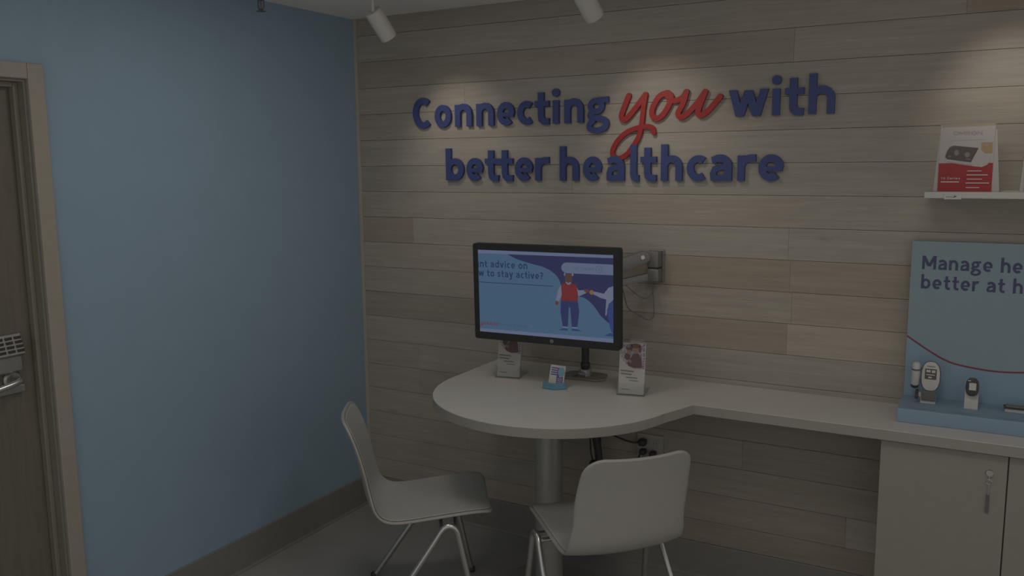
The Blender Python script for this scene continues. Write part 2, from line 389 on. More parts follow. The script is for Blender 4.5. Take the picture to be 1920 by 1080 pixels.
# ------------------------------------------------------------------ setting
H = 2.40
XR = 4.6; YF = -4.6
tag(obj('floor', box(-0.3, XR, -3.3, 0.1, -0.05, 0.0), M_FLOOR), kind='structure')
tag(obj('ceiling', box(-0.15, XR, -2.8, 0.1, H, H + 0.05), M_CEIL), kind='structure')
DY0, DY1, DZ = -1.640, -2.56, 2.000      # door opening in the blue wall
bm = newbm()
bx(bm, -0.14, 0, DY0, 0.1, 0, H); bx(bm, -0.14, 0, DY1, DY0, DZ, H); bx(bm, -0.14, 0, YF, DY1, 0, H)
tag(obj('wall_left', bm, M_BLUE), kind='structure')
wb = tag(obj('wall_back', box(0, XR, 0.013, 0.1, 0, H), M_BACK), kind='structure')
def cove(pts, axis, a0, a1): return prism(newbm(), pts, axis, a0, a1)
HB = 0.1505
tag(obj('baseboard_left', cove([(0, 0), (0, HB), (0.004, HB), (0.006, HB - 0.004), (0.006, 0.012), (0.014, 0.004), (0.014, 0)], 1, -1.585, 0), M_BASE), kind='structure')
tag(obj('baseboard_back', cove([(0.013, 0), (0.013, HB), (-0.004, HB), (-0.006, HB - 0.004), (-0.006, 0.012), (-0.014, 0.004), (-0.014, 0)], 0, 0.006, XR), M_BASE), kind='structure')
tag(obj('trim_1', box(0.0005, 0.020, -0.004, 0.013, HB, H, bev=0.001), M_TRIM), kind='structure')
# planks
Z0, PW = 0.0804, 0.1219
lines = [H] + [H - Z0 - i * PW for i in range(18)] + [HB]
base = (0.378, 0.339, 0.292)
tone = {0: .97, 1: 1.06, 2: .92, 3: 1.03, 4: 1.0, 5: 1.05, 6: .98, 7: 1.04, 8: 1.06, 9: .90, 10: 1.03, 11: .90, 12: 1.06, 13: 1.05, 14: 1.02, 15: 1.06, 16: 1.02, 17: 1.04, 18: .95}
seams = {1: [(2.60, .90)], 2: [(2.045, 1.03)], 3: [(.62, 1.0)], 5: [(3.1, .96)], 6: [(1.15, 1.03)], 8: [(.319, 1.08), (2.05, 1.05)], 9: [(1.2, .91), (2.06, .94)], 10: [(2.07, 1.0)], 11: [(2.056, 1.12)], 12: [(.95, 1.02)],
         13: [(.335, 1.06)], 14: [(.335, .98)], 15: [(1.9, .96)], 16: [(.60, 1.02)], 17: [(.98, .93), (2.3, 1.04)], 18: [(1.03, .84)]}
first = {8: .93, 9: 1.06, 11: .90, 13: 1.0, 14: .99, 18: 1.05}
for r in range(19):
    zt, zb = lines[r], lines[r + 1]
    xs = [0.020] + [s[0] for s in seams.get(r, [])] + [XR]
    tn = [first.get(r, tone[r])] + [s[1] for s in seams.get(r, [])]
    for k in range(len(xs) - 1):
        x0, x1 = xs[k], xs[k + 1]
        g = 0.0006
        cx, cz = (x0 + x1) / 2, (zt + zb) / 2
        b = newbm(); bx(b, x0 + g * .3 - cx, x1 - g * .3 - cx, 0, 0.0128, zb + g - cz, zt - g - cz, bev=0.0007)
        o = obj('plank', b, M_WOOD, wb, loc=(cx, 0, cz))
        warm = random.uniform(-.02, .02) + (.03 if tn[k] < .95 else 0)
        o.color = (base[0] * tn[k] * (1 + warm), base[1] * tn[k], base[2] * tn[k] * (1 - warm * 1.4), 1)

# door in the blue wall
dr = thing('door_1', None, None, (0, 0, 0), kind='structure')
bm = newbm()
bx(bm, 0.0005, 0.016, DY0, -1.585, 0, 2.050, bev=0.003); obj('casing', bm, M_CASE, dr)
obj('casing', box(0.0005, 0.016, DY1 - 0.055, DY0, DZ, 2.050, bev=0.003), M_CASE, dr)
obj('casing', box(0.0005, 0.016, DY1 - 0.055, DY1, 0, DZ, bev=0.003), M_CASE, dr)
bm = newbm(); bx(bm, -0.14, 0.0, DY0 - 0.008, DY0, 0, DZ); bx(bm, -0.14, 0.0, DY1, DY1 + 0.008, 0, DZ); bx(bm, -0.14, 0, DY1 + 0.008, DY0 - 0.008, DZ - 0.008, DZ); obj('jamb', bm, M_JAMB, dr)
bm = newbm(); bx(bm, -0.055, -0.030, DY0 - 0.024, DY0 - 0.008, 0, DZ - .008, bev=.002); bx(bm, -0.055, -0.030, DY1 + 0.008, DY1 + 0.024, 0, DZ - .008, bev=.002); bx(bm, -0.055, -0.030, DY1 + .024, DY0 - .024, DZ - 0.024, DZ - .008, bev=.002); obj('door_stop', bm, M_JAMB, dr)
obj('slab', box(-0.100, -0.056, DY1 + 0.010, DY0 - 0.010, 0.006, DZ - 0.010, bev=0.002), M_DOOR, dr)
lk = obj('lock_body', box(-0.0560, -0.030, -1.800, -1.712, 1.062, 1.115, bev=0.006), M_STEEL, dr)
b = newbm(); prism(b, [(-0.056, 1.113), (-0.030, 1.113), (-0.018, 1.122), (-0.040, 1.186), (-0.056, 1.186)], 1, -1.800, -1.706, bev=0.004)
# prism on axis 1 takes (x,z)
kp = obj('keypad_housing', b, M_STEEL, dr)
for i in range(4):
    for j in range(3):
        t = (i + .5) / 4
        x = -0.0195 - 0.019 * t; z = 1.126 + 0.055 * t; y = -1.722 - j * 0.030
        b = box(x - .0015, x + .0035, y - .0115, y + .0115, z - .0045, z + .0045, bev=.001)
        obj('button', b, M_BLACK, kp)
obj('lever', tube(newbm(), cr([(-0.030, -1.745, 1.040), (0.0, -1.745, 1.040), (0.012, -1.775, 1.034), (0.012, -1.86, 1.022)], 6), 0.010), M_CHROME, dr, smooth=50)
obj('rose', lathe(newbm(), [(0.030, 0), (0.030, 0.008), (0.024, 0.014)], (-0.056, -1.742, 1.036), (1, 0, 0)), M_STEEL, dr, smooth=40)
obj('latch_plate', box(-0.056, -0.040, -1.800, -1.706, 0.990, 1.016, bev=.003), M_STEEL, dr)

# ------------------------------------------------------------------ worktop (table end and counter in one piece)
ZT, TH = 0.837, 0.036
CX, CY, CR = 1.272, -0.402, 0.482
YC = -0.347
wt = thing('worktop', 'long white worktop with a rounded table end on a grey column', 'worktop', (CX, -0.40, 0))
L_ = lambda x, y: (x - CX, y + 0.40)
XL = CX - CR
a_end = math.degrees(math.atan2(-0.50 - CY, math.sqrt(CR ** 2 - (-0.50 - CY) ** 2)))
out = [L_(XL, -0.0015)] + [L_(CX + CR * math.cos(math.radians(180 + (180 + a_end) * i / 60)), CY + CR * math.sin(math.radians(180 + (180 + a_end) * i / 60))) for i in range(61)]
# the edge runs out of the arc into the straight counter front
out += [L_(1.770, -0.437), L_(1.803, YC), L_(4.3, YC), L_(4.3, -0.0015)]
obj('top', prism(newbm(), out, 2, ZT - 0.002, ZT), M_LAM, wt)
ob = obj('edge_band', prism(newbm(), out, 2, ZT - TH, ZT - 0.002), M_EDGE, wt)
px, py = 1.237 - CX, -0.405 + 0.40
obj('column', lathe(newbm(), [(0.056, 0.016), (0.056, 0.794)], (px, py, 0)), M_PED, wt, smooth=40)
obj('mounting_plate', lathe(newbm(), [(0.15, 0.793), (0.15, 0.8008)], (px, py, 0)), M_PED, wt, smooth=40)
obj('floor_base', lathe(newbm(), [(0.225, 0.0), (0.225, 0.006), (0.19, 0.012), (0.07, 0.017), (0.058, 0.024)], (px, py, 0), n=48), M_PED, wt, smooth=40)

# ------------------------------------------------------------------ cabinet
cb = thing('base_cabinet', 'low greige cabinet with locked doors under the right of the counter', 'cabinet', (2.437, 0, 0))
c0 = 2.437
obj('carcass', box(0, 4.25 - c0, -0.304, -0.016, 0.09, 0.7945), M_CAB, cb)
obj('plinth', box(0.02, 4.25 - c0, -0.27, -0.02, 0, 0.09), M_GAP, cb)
obj('gap_shade_strip', box(0.002, 4.25 - c0, -0.312, -0.02, 0.7945, 0.8005), M_GAP, cb)  # solid dark strip; the shade of the gap is put into its colour
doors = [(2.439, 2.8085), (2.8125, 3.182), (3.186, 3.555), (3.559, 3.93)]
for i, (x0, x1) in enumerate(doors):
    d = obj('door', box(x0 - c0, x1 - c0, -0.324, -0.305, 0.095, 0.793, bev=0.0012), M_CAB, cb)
    lx = (x1 - 0.048) - c0; lz = 0.732
    obj('lock', lathe(newbm(), [(0.0125, 0), (0.0125, 0.003), (0.010, 0.006), (0.0075, 0.006), (0.007, 0.0045), (0.001, 0.0045)], (lx, -0.324, lz), (0, -1, 0), 24), M_CHROME, d, smooth=35)
    b = newbm(); bx(b, lx - .0012, lx + .0012, -0.3335, -0.3285, lz - .005, lz + .005)
    tube(b, [(lx + 0.008 * math.sin(2 * PI * k / 16), -0.3335 + .002 * math.cos(2 * PI * k / 16), lz - 0.026 - 0.008 * math.cos(2 * PI * k / 16)) for k in range(17)], 0.0011, 6)
    tube(b, [(lx, -.333, lz - .004), (lx, -.3335, lz - .018)], .0014, 6)
    tube(b, [(lx, -.3335, lz - .034), (lx - .001, -.332, lz - .070)], .0022, 8)
    obj('key_ring', b, M_CHROME, d, smooth=40)
    obj('key_tag', box(lx - .0055, lx + .0035, -0.3300, -0.3255, lz - .132, lz - .070, bev=.0012), M_DGREY, d)

# ------------------------------------------------------------------ chairs
PROF = [(0.195, 0.444), (0.180, 0.455), (0.14, 0.4605), (0.05, 0.453), (-0.05, 0.442), (-0.13, 0.434), (-0.178, 0.434), (-0.212, 0.446), (-0.232, 0.474), (-0.244, 0.53), (-0.258, 0.60), (-0.280, 0.69), (-0.303, 0.76), (-0.320, 0.806)]
def chair_surface(off, inset, trim):
    P = cr([(0, p[0], p[1]) for p in PROF], 4)
    acc = [0.0]
    for a, b in zip(P, P[1:]): acc.append(acc[-1] + (b - a).length)
    Lt = acc[-1]
    # resample denser at the ends so that the corners round off
    ss = [Lt * 0 + trim + v for v in (0, .003, .008, .016, .028, .045)]
    ss += [.07 + (Lt - .16) * k / 26 for k in range(27)]
    ss += [Lt - trim - v for v in (.075, .055, .038, .024, .013, .006, .002, 0)]
    def at(s):
        for i in range(len(acc) - 1):
            if acc[i + 1] >= s:
                t = (s - acc[i]) / max(1e-9, acc[i + 1] - acc[i]); return P[i].lerp(P[i + 1], t), (P[i + 1] - P[i]).normalized()
        return P[-1], (P[-1] - P[-2]).normalized()
    bm = newbm(); NV = 16; rows = []
    for s in ss:
        p, tg = at(s)
        nrm = Vector((0, tg.z, -tg.y))            # towards the sitter
        f = min(1, max(0, (s - 0.36) / 0.12)); f = f * f * (3 - 2 * f)
        W = 0.212 - 0.010 * math.exp(-((s - 0.52) / 0.07) ** 2) - inset + 0.006 * f - 0.030 * max(0, (s - .46) / .34)
        rr = 0.062 if s > Lt / 2 else 0.055
        d = min(s - trim, Lt - trim - s); d = max(0, d)
        if d < rr: W = W - rr + math.sqrt(max(0, rr * rr - (rr - d) ** 2))
        row = []
        for k in range(NV + 1):
            v = -1 + 2 * k / NV; x = v * W
            q = (x / 0.215)
            dip = (0.010 * (1 - f) + 0.034 * f) * (1 - q * q)
            pt = Vector((x, p.y, p.z)) - nrm * dip + nrm * off
            row.append(bm.verts.new(pt))
        rows.append(row)
    for a, b in zip(rows, rows[1:]):
        for k in range(NV): bm.faces.new((a[k], a[k + 1], b[k + 1], b[k]))
    bmesh.ops.recalc_face_normals(bm, faces=bm.faces[:])
    mid = bm.faces[len(bm.faces) // 8]
    if mid.normal.z < 0: bmesh.ops.reverse_faces(bm, faces=bm.faces[:])
    return bm
def make_chair(label, loc, face):
    rz = math.atan2(face[1], face[0]) - PI / 2
    t = thing('shell_chair', label, 'chair', (loc[0], loc[1], 0), (0, 0, rz), 'white shell chairs at the round table end')
    sh = obj('shell', chair_surface(0, 0, 0), M_SHELL, t, smooth=80)
    m = sh.modifiers.new('thickness', 'SOLIDIFY'); m.thickness = 0.012; m.offset = -1
    m = sh.modifiers.new('smooth', 'SUBSURF'); m.levels = 1; m.render_levels = 1
    pd = obj('seat_liner', chair_surface(0.0005, 0.011, 0.011), M_PAD, t, smooth=80)
    m = pd.modifiers.new('thickness', 'SOLIDIFY'); m.thickness = 0.004; m.offset = 1
    m = pd.modifiers.new('smooth', 'SUBSURF'); m.levels = 1; m.render_levels = 1
    for s in (-1, 1):
        path = [(s * .250, -.275, .004), (s * .238, -.10, .255), (s * .232, -.028, .360), (s * .230, -.004, .396), (s * .229, .014, .412), (s * .229, .032, .414), (s * .230, .050, .402), (s * .231, .060, .372), (s * .236, .085, .25), (s * .248, .135, .004)]
        pts = [Vector(path[0]), Vector(path[1])] + cr(path[1:-1], 6)[1:] + [Vector(path[-1])]
        fr = obj('leg_frame', tube(newbm(), pts, 0.0115, 14), M_CHROME, t, smooth=60)
        for fy, fx in ((-.275, .250), (.135, .248)):
            obj('foot_glide', lathe(newbm(), [(0.013, 0), (0.0145, 0.003), (0.0145, 0.018), (0.012, 0.022)], (s * fx, fy, 0), n=16), M_BLACK, fr, smooth=40)
    for y, z in ((.052, .399), (-.002, .397)):
        obj('cross_bar', tube(newbm(), [(-.229, y, z), (.229, y, z)], 0.008, 12), M_CHROME, t, smooth=60)
    obj('seat_bracket', box(-.10, .10, -.075, .065, .4075, .4165, bev=.001), M_DGREY, t)
    obj('seat_spacer', box(-.09, .09, -.078, -.062, .4165, .428), M_DGREY, t); obj('seat_spacer', box(-.09, .09, .02, .036, .4165, .436), M_DGREY, t)
    return t
make_chair('white shell chair seen side on beside the blue wall', (0.906, -0.690), (0.81, 0.586))
make_chair('white shell chair with its back to the viewer, in front of the column', (1.540, -0.612), (-0.73, 0.683))

# ------------------------------------------------------------------ wall sign
sg = thing('wall_sign', 'blue and red raised lettering reading Connecting you with better healthcare', 'sign', (1.27, 0, 1.84))
def wallT(x, z, k): return (x - 1.27, -0.0165 if k == 0 else -0.0008, z - 1.84)
def letter(c, x0, x1, zb, xh, ws):
    W = (x1 - x0) / xh
    S = []
    for p, cl, wd in glyph(c, W, ws): pen(S, [(x0 + a * xh, zb + b * xh) for a, b in p], cl, wd * xh)
    return obj('letter', union(S, wallT, True), M_NAVY, sg)
R1 = [('C', .3472, .4401), ('o', .4662, .5533), ('n', .5756, .6634), ('n', .6882, .7766), ('e', .7947, .8808), ('c', .8954, .9737), ('t', .9794, 1.0475), ('i', 1.0643, 1.095), ('n', 1.1199, 1.2072), ('g', 1.226, 1.3188)]
R2 = [('w', 1.8144, 1.9597), ('i', 1.9727, 2.0068), ('t', 2.0213, 2.0887), ('h', 2.1058, 2.1969)]
R3 = [('b', .5216, .6158), ('e', .6316, .7177), ('t', .7288, .7972), ('t', .7972, .8692), ('e', .8811, .9678), ('r', .9806, 1.0464), ('h', 1.0983, 1.1859), ('e', 1.2061, 1.2911), ('a', 1.3108, 1.3909),
      ('l', 1.4168, 1.4537), ('t', 1.4606, 1.527), ('h', 1.5473, 1.6347), ('c', 1.6537, 1.7346), ('a', 1.7449, 1.8312), ('r', 1.8529, 1.9215), ('e', 1.9324, 2.0249)]
for c, a, b in R1: letter(c, a, b, 1.882, .0985, .275)
for c, a, b in R2: letter(c, a, b, 1.8855, .0985, .275)
for c, a, b in R3: letter(c, a, b, 1.6425, .0985, .275)
YOU = [
 [(1.4065, 1.9829), (1.3807, 1.9214), (1.3766, 1.896), (1.3938, 1.8895), (1.4316, 1.9274), (1.477, 1.9837)],
 [(1.477, 1.9837), (1.4693, 1.9337), (1.4618, 1.8639), (1.4497, 1.8173), (1.4247, 1.7784), (1.3994, 1.749), (1.3672, 1.7335), (1.3433, 1.7417), (1.3379, 1.7638), (1.3559, 1.7995), (1.3943, 1.8343), (1.4409, 1.8528), (1.4828, 1.8587), (1.5078, 1.851), (1.5143, 1.8333)],
 [(1.5672, 1.9872), (1.5349, 1.9734), (1.5087, 1.9322), (1.5071, 1.9014), (1.5259, 1.888), (1.5523, 1.9037), (1.5761, 1.9411), (1.5836, 1.9712), (1.5672, 1.9872)],
 [(1.5695, 1.9719), (1.5839, 1.9568), (1.6081, 1.9557), (1.6318, 1.9672), (1.6453, 1.9873)],
 [(1.6453, 1.9873), (1.6323, 1.9426), (1.6137, 1.9073), (1.6233, 1.8906), (1.649, 1.9022), (1.6877, 1.9404), (1.7199, 1.9838)],
 [(1.7199, 1.9838), (1.6996, 1.9324), (1.6932, 1.9044), (1.7043, 1.8946), (1.7274, 1.907), (1.7576, 1.9375), (1.7789, 1.9633)]]
S = []
for i, st in enumerate(YOU):
    wd = 0.0195 if i == 1 else 0.0215
    pts = [tuple(p) for p in cr(st, 8)]
    pen(S, pts, False, wd)
    for e in (pts[0], pts[-1]): disc(S, e[0], e[1], wd / 2)      # round pen ends
bm = union(S, lambda x, z, k: (x - 1.27, -0.0145 if k == 0 else -0.0008, z - 1.84), True)
yo = obj('script_word', bm, M_RED, sg); yo['label'] = 'red brush script word you'

# ------------------------------------------------------------------ monitor
mo = thing('monitor', 'wide black monitor showing a blue health advice page', 'monitor', (1.220, -0.400, 1.2115), (0.025, 0, 0.046))
MW, MH = 0.618, 0.387
sx0, sx1, sz0, sz1 = -MW / 2 + .0215, MW / 2 - .026, -MH / 2 + .029, MH / 2 - .0255
outer = rrect(-MW / 2, MW / 2, -MH / 2, MH / 2, 0.010); inner = rrect(sx0, sx1, sz0, sz1, 0.0005)
bm = newbm()
vo_ = [bm.verts.new((x, -0.006, z)) for x, z in outer]; vi = [bm.verts.new((x, -0.006, z)) for x, z in inner]
vb = [bm.verts.new((x, 0.026, z)) for x, z in outer]; vd = [bm.verts.new((x, -0.003, z)) for x, z in inner]
n = len(outer)
for i in range(n):
    j = (i + 1) % n
    bm.faces.new((vo_[i], vo_[j], vi[j], vi[i])); bm.faces.new((vo_[i], vb[i], vb[j], vo_[j])); bm.faces.new((vi[i], vi[j], vd[j], vd[i]))
bm.faces.new(vb)
bmesh.ops.recalc_face_normals(bm, faces=bm.faces[:])
bz = obj('bezel', bm, M_BEZEL, mo)
obj('back_housing', box(-.20, .20, 0.0262, 0.050, -.13, .13, bev=.012), M_BLACK, mo)
obj('mount_plate', box(-.05, .05, 0.0505, 0.060, -.05, .05, bev=.002), M_DGREY, mo)
SW, SH = sx1 - sx0, sz1 - sz0
scr = obj('screen', prism(newbm(), [(sx0, sz0), (sx1, sz0), (sx1, sz1), (sx0, sz1)], 1, -0.0032, -0.002), emit('screen_sky_blue', (62, 85, 107)), mo)
LAY = [0.0034]
def sT(u, v): return (sx0 + u * SW, -LAY[0], sz1 - v * SH)
def sprint(name, polys, rgb_name, rgb):
    for p in polys:
        bm = newbm(); poly2d(bm, p, sT); obj(name, bm, emit(rgb_name, rgb), scr)
    LAY[0] += 0.00008
nav = [(1, .036), (.231, .042)] + [tuple(p) for p in cr([(.231, .042), (.293, .089), (.399, .137), (.504, .176), (.573, .233), (.615, .311), (.639, .433), (.680, .485)], 5)][1:] + [tuple(p) for p in cr([(.680, .485), (.748, .493), (.79, .503), (.831, .542), (.872, .612), (.912, .702), (.961, .77), (1.0, .839)], 5)][1:]
sprint('navy_field', [nav], 'screen_navy', (40, 42, 72))
sprint('page_bar', [[(0, 0), (1, 0), (1, .034), (0, .043)], [(0, .962), (1, .955), (1, 1), (0, 1)]], 'screen_grey_blue', (86, 96, 120))
pill = [(1, .108), (1, .228)] + [(.672 + .040 * math.cos(math.radians(a)), .169 - .0615 * math.sin(math.radians(a))) for a in range(270, 89, -15)]
sprint('start_button', [pill], 'screen_pale', (84, 94, 116))
def slogo(name, text, u0, v0, xhv, weight, wu, cname, rgb, space=.55):
    lay = LAY[0]
    pen_text(text, u0 * SW, -v0 * SH, xhv * SH, weight, lambda x, z, k: (sx0 + x, -lay, sz1 + z), emit(cname, rgb), scr, width=wu * SW if wu else None, space=space, name=name)
    LAY[0] += 0.00008
sprint('headline_fragment', [[(0, .150), (.005, .150), (.005, .211), (0, .211)]], 'screen_ink', (34, 50, 82))
slogo('headline_letter', 'nt advice on', .014, .207, .060, .24, .367, 'screen_ink', (34, 50, 82))
slogo('headline_letter', 'w to stay active?', .001, .318, .060, .24, .497, 'screen_ink', (34, 50, 82))
sprint('headline_rule', [[(0, .388), (.571, .388), (.571, .396), (0, .396)]], 'screen_ink', (34, 50, 82))
slogo('button_letter', 'Get Started', .714, .186, .026, .14, .150, 'screen_dim_ink', (62, 76, 98))
S = []; pen(S, [(sx0 + .900 * SW + .0125 * math.cos(2 * PI * k / 24), sz1 - .169 * SH + .0125 * math.sin(2 * PI * k / 24)) for k in range(24)], True, .0016)
lay_ = LAY[0]
obj('button_ring', union(S, lambda x, z, k: (x, -lay_, z)), emit('screen_dim_ink', (62, 76, 98)), scr)
S = []; disc(S, sx0 + .9 * SW, sz1 - .169 * SH, .0025, 10); obj('button_dot', union(S, lambda x, z, k: (x, -lay_, z)), emit('screen_dim_ink', (62, 76, 98)), scr); LAY[0] += .0001
# wordmark, cut by the left edge of the screen
WM = []; lay_w = LAY[0]; TS = lambda x, z, k: (sx0 + x, -lay_w, sz1 - z)
def script(pts, wd=.0030): pen(WM, [(p[0] * SW, p[1] * SH) for p in cr([(max(.003, q[0]), q[1]) for q in pts], 5)], False, wd)
x = .012
script([(x + .016, .884), (x + .004, .880), (x - .004, .900), (x + .004, .908), (x + .016, .886), (x + .008, .925), (x - .006, .935), (x - .008, .925), (x + .020, .905)])
script([(x + .020, .905), (x + .030, .880), (x + .036, .886), (x + .031, .905), (x + .040, .903)])
for k in range(2):
    e = x + .040 + k * .026
    script([(e, .903), (e + .016, .888), (e + .012, .877), (e + .003, .893), (e + .010, .908), (e + .026, .900)])
script([(x + .092, .903), (x + .100, .882), (x + .096, .906), (x + .110, .882), (x + .114, .890), (x + .112, .905), (x + .120, .900)])
script([(x + .120, .900), (x + .132, .878), (x + .133, .893), (x + .130, .907), (x + .120, .905)])
LAY[0] += .0001
obj('wordmark_script', union(WM, TS), emit('screen_red_ink', (86, 58, 80)), scr)
slogo('wordmark_letter', 'HealthCorner', .156, .906, .022, .13, .228, 'screen_dim_blue', (48, 66, 92))
sprint('wordmark_star', [ell(.404, .884, .010, .012, 6)], 'screen_pale_star', (72, 92, 112))
# illustration of two people bumping fists
sprint('sleeve', [[(.629, .372), (.609, .423), (.588, .551), (.612, .564), (.634, .49)], [(.735, .36), (.753, .421), (.803, .413), (.811, .446), (.757, .492), (.742, .47)]], 'screen_white', (92, 100, 118))
sprint('coat', [[(.862, .424), (.934, .441), (.967, .37), (1, .350), (1, .505), (.966, .559), (.952, .69), (.943, .691), (.95, .507), (.914, .495), (.862, .458)]], 'screen_white', (92, 100, 118))
sprint('trousers', [[(.627, .548), (.749, .543), (.759, .668), (.745, .852), (.704, .853), (.695, .628), (.684, .622), (.675, .857), (.638, .854), (.623, .686)]], 'screen_trouser', (40, 46, 80))
sprint('trousers', [[(.955, .628), (.97, .558), (1, .503), (1, .89), (.985, .869), (.965, .749)]], 'screen_royal', (44, 56, 98))
sprint('cuff', [[(.638, .856), (.677, .857), (.677, .872), (.638, .869)], [(.704, .855), (.746, .853), (.746, .868), (.704, .869)]], 'screen_white', (92, 100, 118))
sprint('shoe', [[(.608, .905), (.638, .877), (.675, .878), (.676, .902)], [(.702, .898), (.704, .874), (.74, .874), (.782, .897)], [(.935, .924), (.976, .890), (1, .894), (1, .928)]], 'screen_shoe', (40, 56, 98))
sprint('vest', [[(.629, .368), (.657, .342), (.708, .343), (.741, .362), (.752, .48), (.749, .550), (.625, .556), (.634, .48)]], 'screen_red', (94, 38, 40))
sprint('hair', [ell(.658, .246, .008, .018, 12), ell(.713, .244, .008, .018, 12)], 'screen_white', (92, 100, 118))
sprint('head', [rrect(.659, .711, .236, .335, .016)], 'screen_brown', (72, 52, 46))
sprint('collar', [[(.660, .333), (.672, .330), (.682, .345), (.694, .330), (.706, .337), (.692, .362), (.676, .362)]], 'screen_white', (92, 100, 118))
sprint('hand', [ell(.598, .585, .013, .024, 14), ell(.814, .421, .018, .020, 14)], 'screen_hand', (84, 50, 48))
sprint('hand', [ell(.849, .435, .016, .027, 14)], 'screen_orange', (112, 84, 56))
# maker's mark on the lower bezel
bm = newbm(); poly2d(bm, ell(0.030, -MH / 2 + .0145, .0075, .0075, 20), lambda x, z: (x, -0.0063, z)); mk = obj('maker_mark', bm, mat('badge_grey', (.24, .24, .24), .4), bz)
for dx in (-.0035, .0008):
    S = []
    pen(S, [(.030 + dx, -MH / 2 + .0095), (.030 + dx + .0022, -MH / 2 + .0195 - (.003 if dx > 0 else 0))], False, .0011)
    pen(S, [(.030 + dx + .001, -MH / 2 + .0158), (.030 + dx + .003, -MH / 2 + .0158), (.030 + dx + .0022, -MH / 2 + .0112)], False, .0010)
    obj('mark_letter', union(S, lambda x, z, k: (x, -.0065, z)), M_BEZEL, bz)

# ------------------------------------------------------------------ desk stand (pole) behind the monitor
ds = thing('desk_pole_stand', 'black pole on a flat grey foot behind the monitor', 'stand', (1.280, -0.150, ZT), (0, 0, 0.06))
foot = [(-.100, -.035), (-.075, -.062), (.070, -.062), (.098, -.035), (.080, .050), (.050, .062), (-.055, .062), (-.085, .050)]
obj('foot_plate', prism(newbm(), foot, 2, 0.0, 0.009, bev=.003), mat('satin_foot_plate', (.30, .295, .28), .4, metal=.3), ds, smooth=40)
obj('collar', lathe(newbm(), [(.030, .0093), (.030, .016), (.026, .020), (.026, .034), (.020, .038)], n=28), M_CHROME, ds, smooth=40)
obj('pole', lathe(newbm(), [(.0155, .036), (.0155, .30)], n=24), M_BLACK, ds, smooth=40)
obj('pole_ring', lathe(newbm(), [(.018, .040), (.0195, .043), (.0195, .060), (.018, .063)], n=24), M_BLACK, ds, smooth=40)
obj('clamp_knob', lathe(newbm(), [(.007, 0), (.008, .012), (.006, .016)], (.004, -.024, .020), (.1, -1, -.25), 16), M_CHROME, ds, smooth=40)
obj('hex_key_slot', box(-.038, -.026, -.050, -.022, .0091, .0105), M_DGREY, ds)

# ------------------------------------------------------------------ wall monitor arm
wa = thing('monitor_mount', 'grey jointed monitor arm bolted to the planks right of the screen', 'monitor arm', (1.535, 0, 1.235))
def A(x, y, z): return (x - 1.535, y, z - 1.235)
obj('wall_plate', box(-.030, .030, -.0125, -0.0008, -.002, .130, bev=.003), M_GREY, wa)
obj('upper_knuckle', box(-.024, .024, -.066, -.013, .062, .128, bev=.006), M_GREY, wa, smooth=40)
obj('lower_knuckle', box(-.024, .026, -.066, -.013, .004, .058, bev=.008), M_GREY, wa, smooth=40)
obj('joint_ring', box(-.021, .021, -.062, -.014, .0582, .0618), M_BLACK, wa)
def arm_link(name, p0, p1, hz, hy, m, bev):
    p0, p1 = Vector(p0), Vector(p1); d = (p1 - p0); Ln = d.length
    prof = [(Ln + hz * .0, -hz), (Ln + hz * .7, -hz * .72), (Ln + hz, 0), (Ln + hz * .7, hz * .72), (Ln, hz)] if name == 'spring_arm' else [(Ln, -hz), (Ln, hz)]
    prof = [(0, -hz)] + prof + [(0, hz)]
    bm = newbm(); prism(bm, prof, 1, -hy, hy, bev=bev)
    zx = d.normalized(); yv = Vector((0, 0, 1)).cross(zx).normalized(); zv = zx.cross(yv)
    Mx = Matrix((zx, yv, zv)).transposed().to_4x4(); Mx.translation = p0
    bmesh.ops.transform(bm, matrix=Mx, verts=bm.verts[:])
    return obj(name, bm, m, wa, smooth=40)
sa = arm_link('spring_arm', A(1.335, -.205, 1.268), A(1.498, -.070, 1.338), .0265, .017, M_GREY, .004)
la = arm_link('lower_link', A(1.330, -.200, 1.215), A(1.512, -.052, 1.258), .0145, .013, M_GREY, .003)
obj('head_joint', box(-.245, -.185, -.245, -.195, -.04, .055, bev=.006), M_DGREY, wa)
obj('head_plate', box(-.375, -.185, -.3275, -.2455, -.035, .020, bev=.004), M_DGREY, wa)
b = newbm(); lathe(b, [(.0085, 0), (.0085, .002), (.006, .002), (.0055, .001)], A(1.503, -.0895, 1.340), (.62, -.78, 0.0), 20); obj('pivot_bolt', b, M_CHROME, sa, smooth=40)
cbl = obj('cable', tube(newbm(), cr([(1.395, -.130, 1.262), (1.412, -.115, 1.25), (1.428, -.10, 1.19), (1.440, -.085, 1.130), (1.475, -.07, 1.105), (1.515, -.055, 1.082), (1.536, -.045, 1.098), (1.534, -.04, 1.15), (1.528, -.035, 1.20), (1.532, -.030, 1.236)], 6), .0022, 8), M_DGREY, smooth=60)
tag(cbl, 'thin dark cable looping below the grey monitor arm', 'cable')
cbl2 = obj('cable', tube(newbm(), cr([(1.40, -.118, 1.252), (1.440, -.085, 1.215), (1.475, -.065, 1.180), (1.505, -.05, 1.170), (1.530, -.030, 1.195)], 6), .0014, 8), M_DGREY, smooth=60)
tag(cbl2, 'finer short cable sagging close under the grey monitor arm', 'cable')

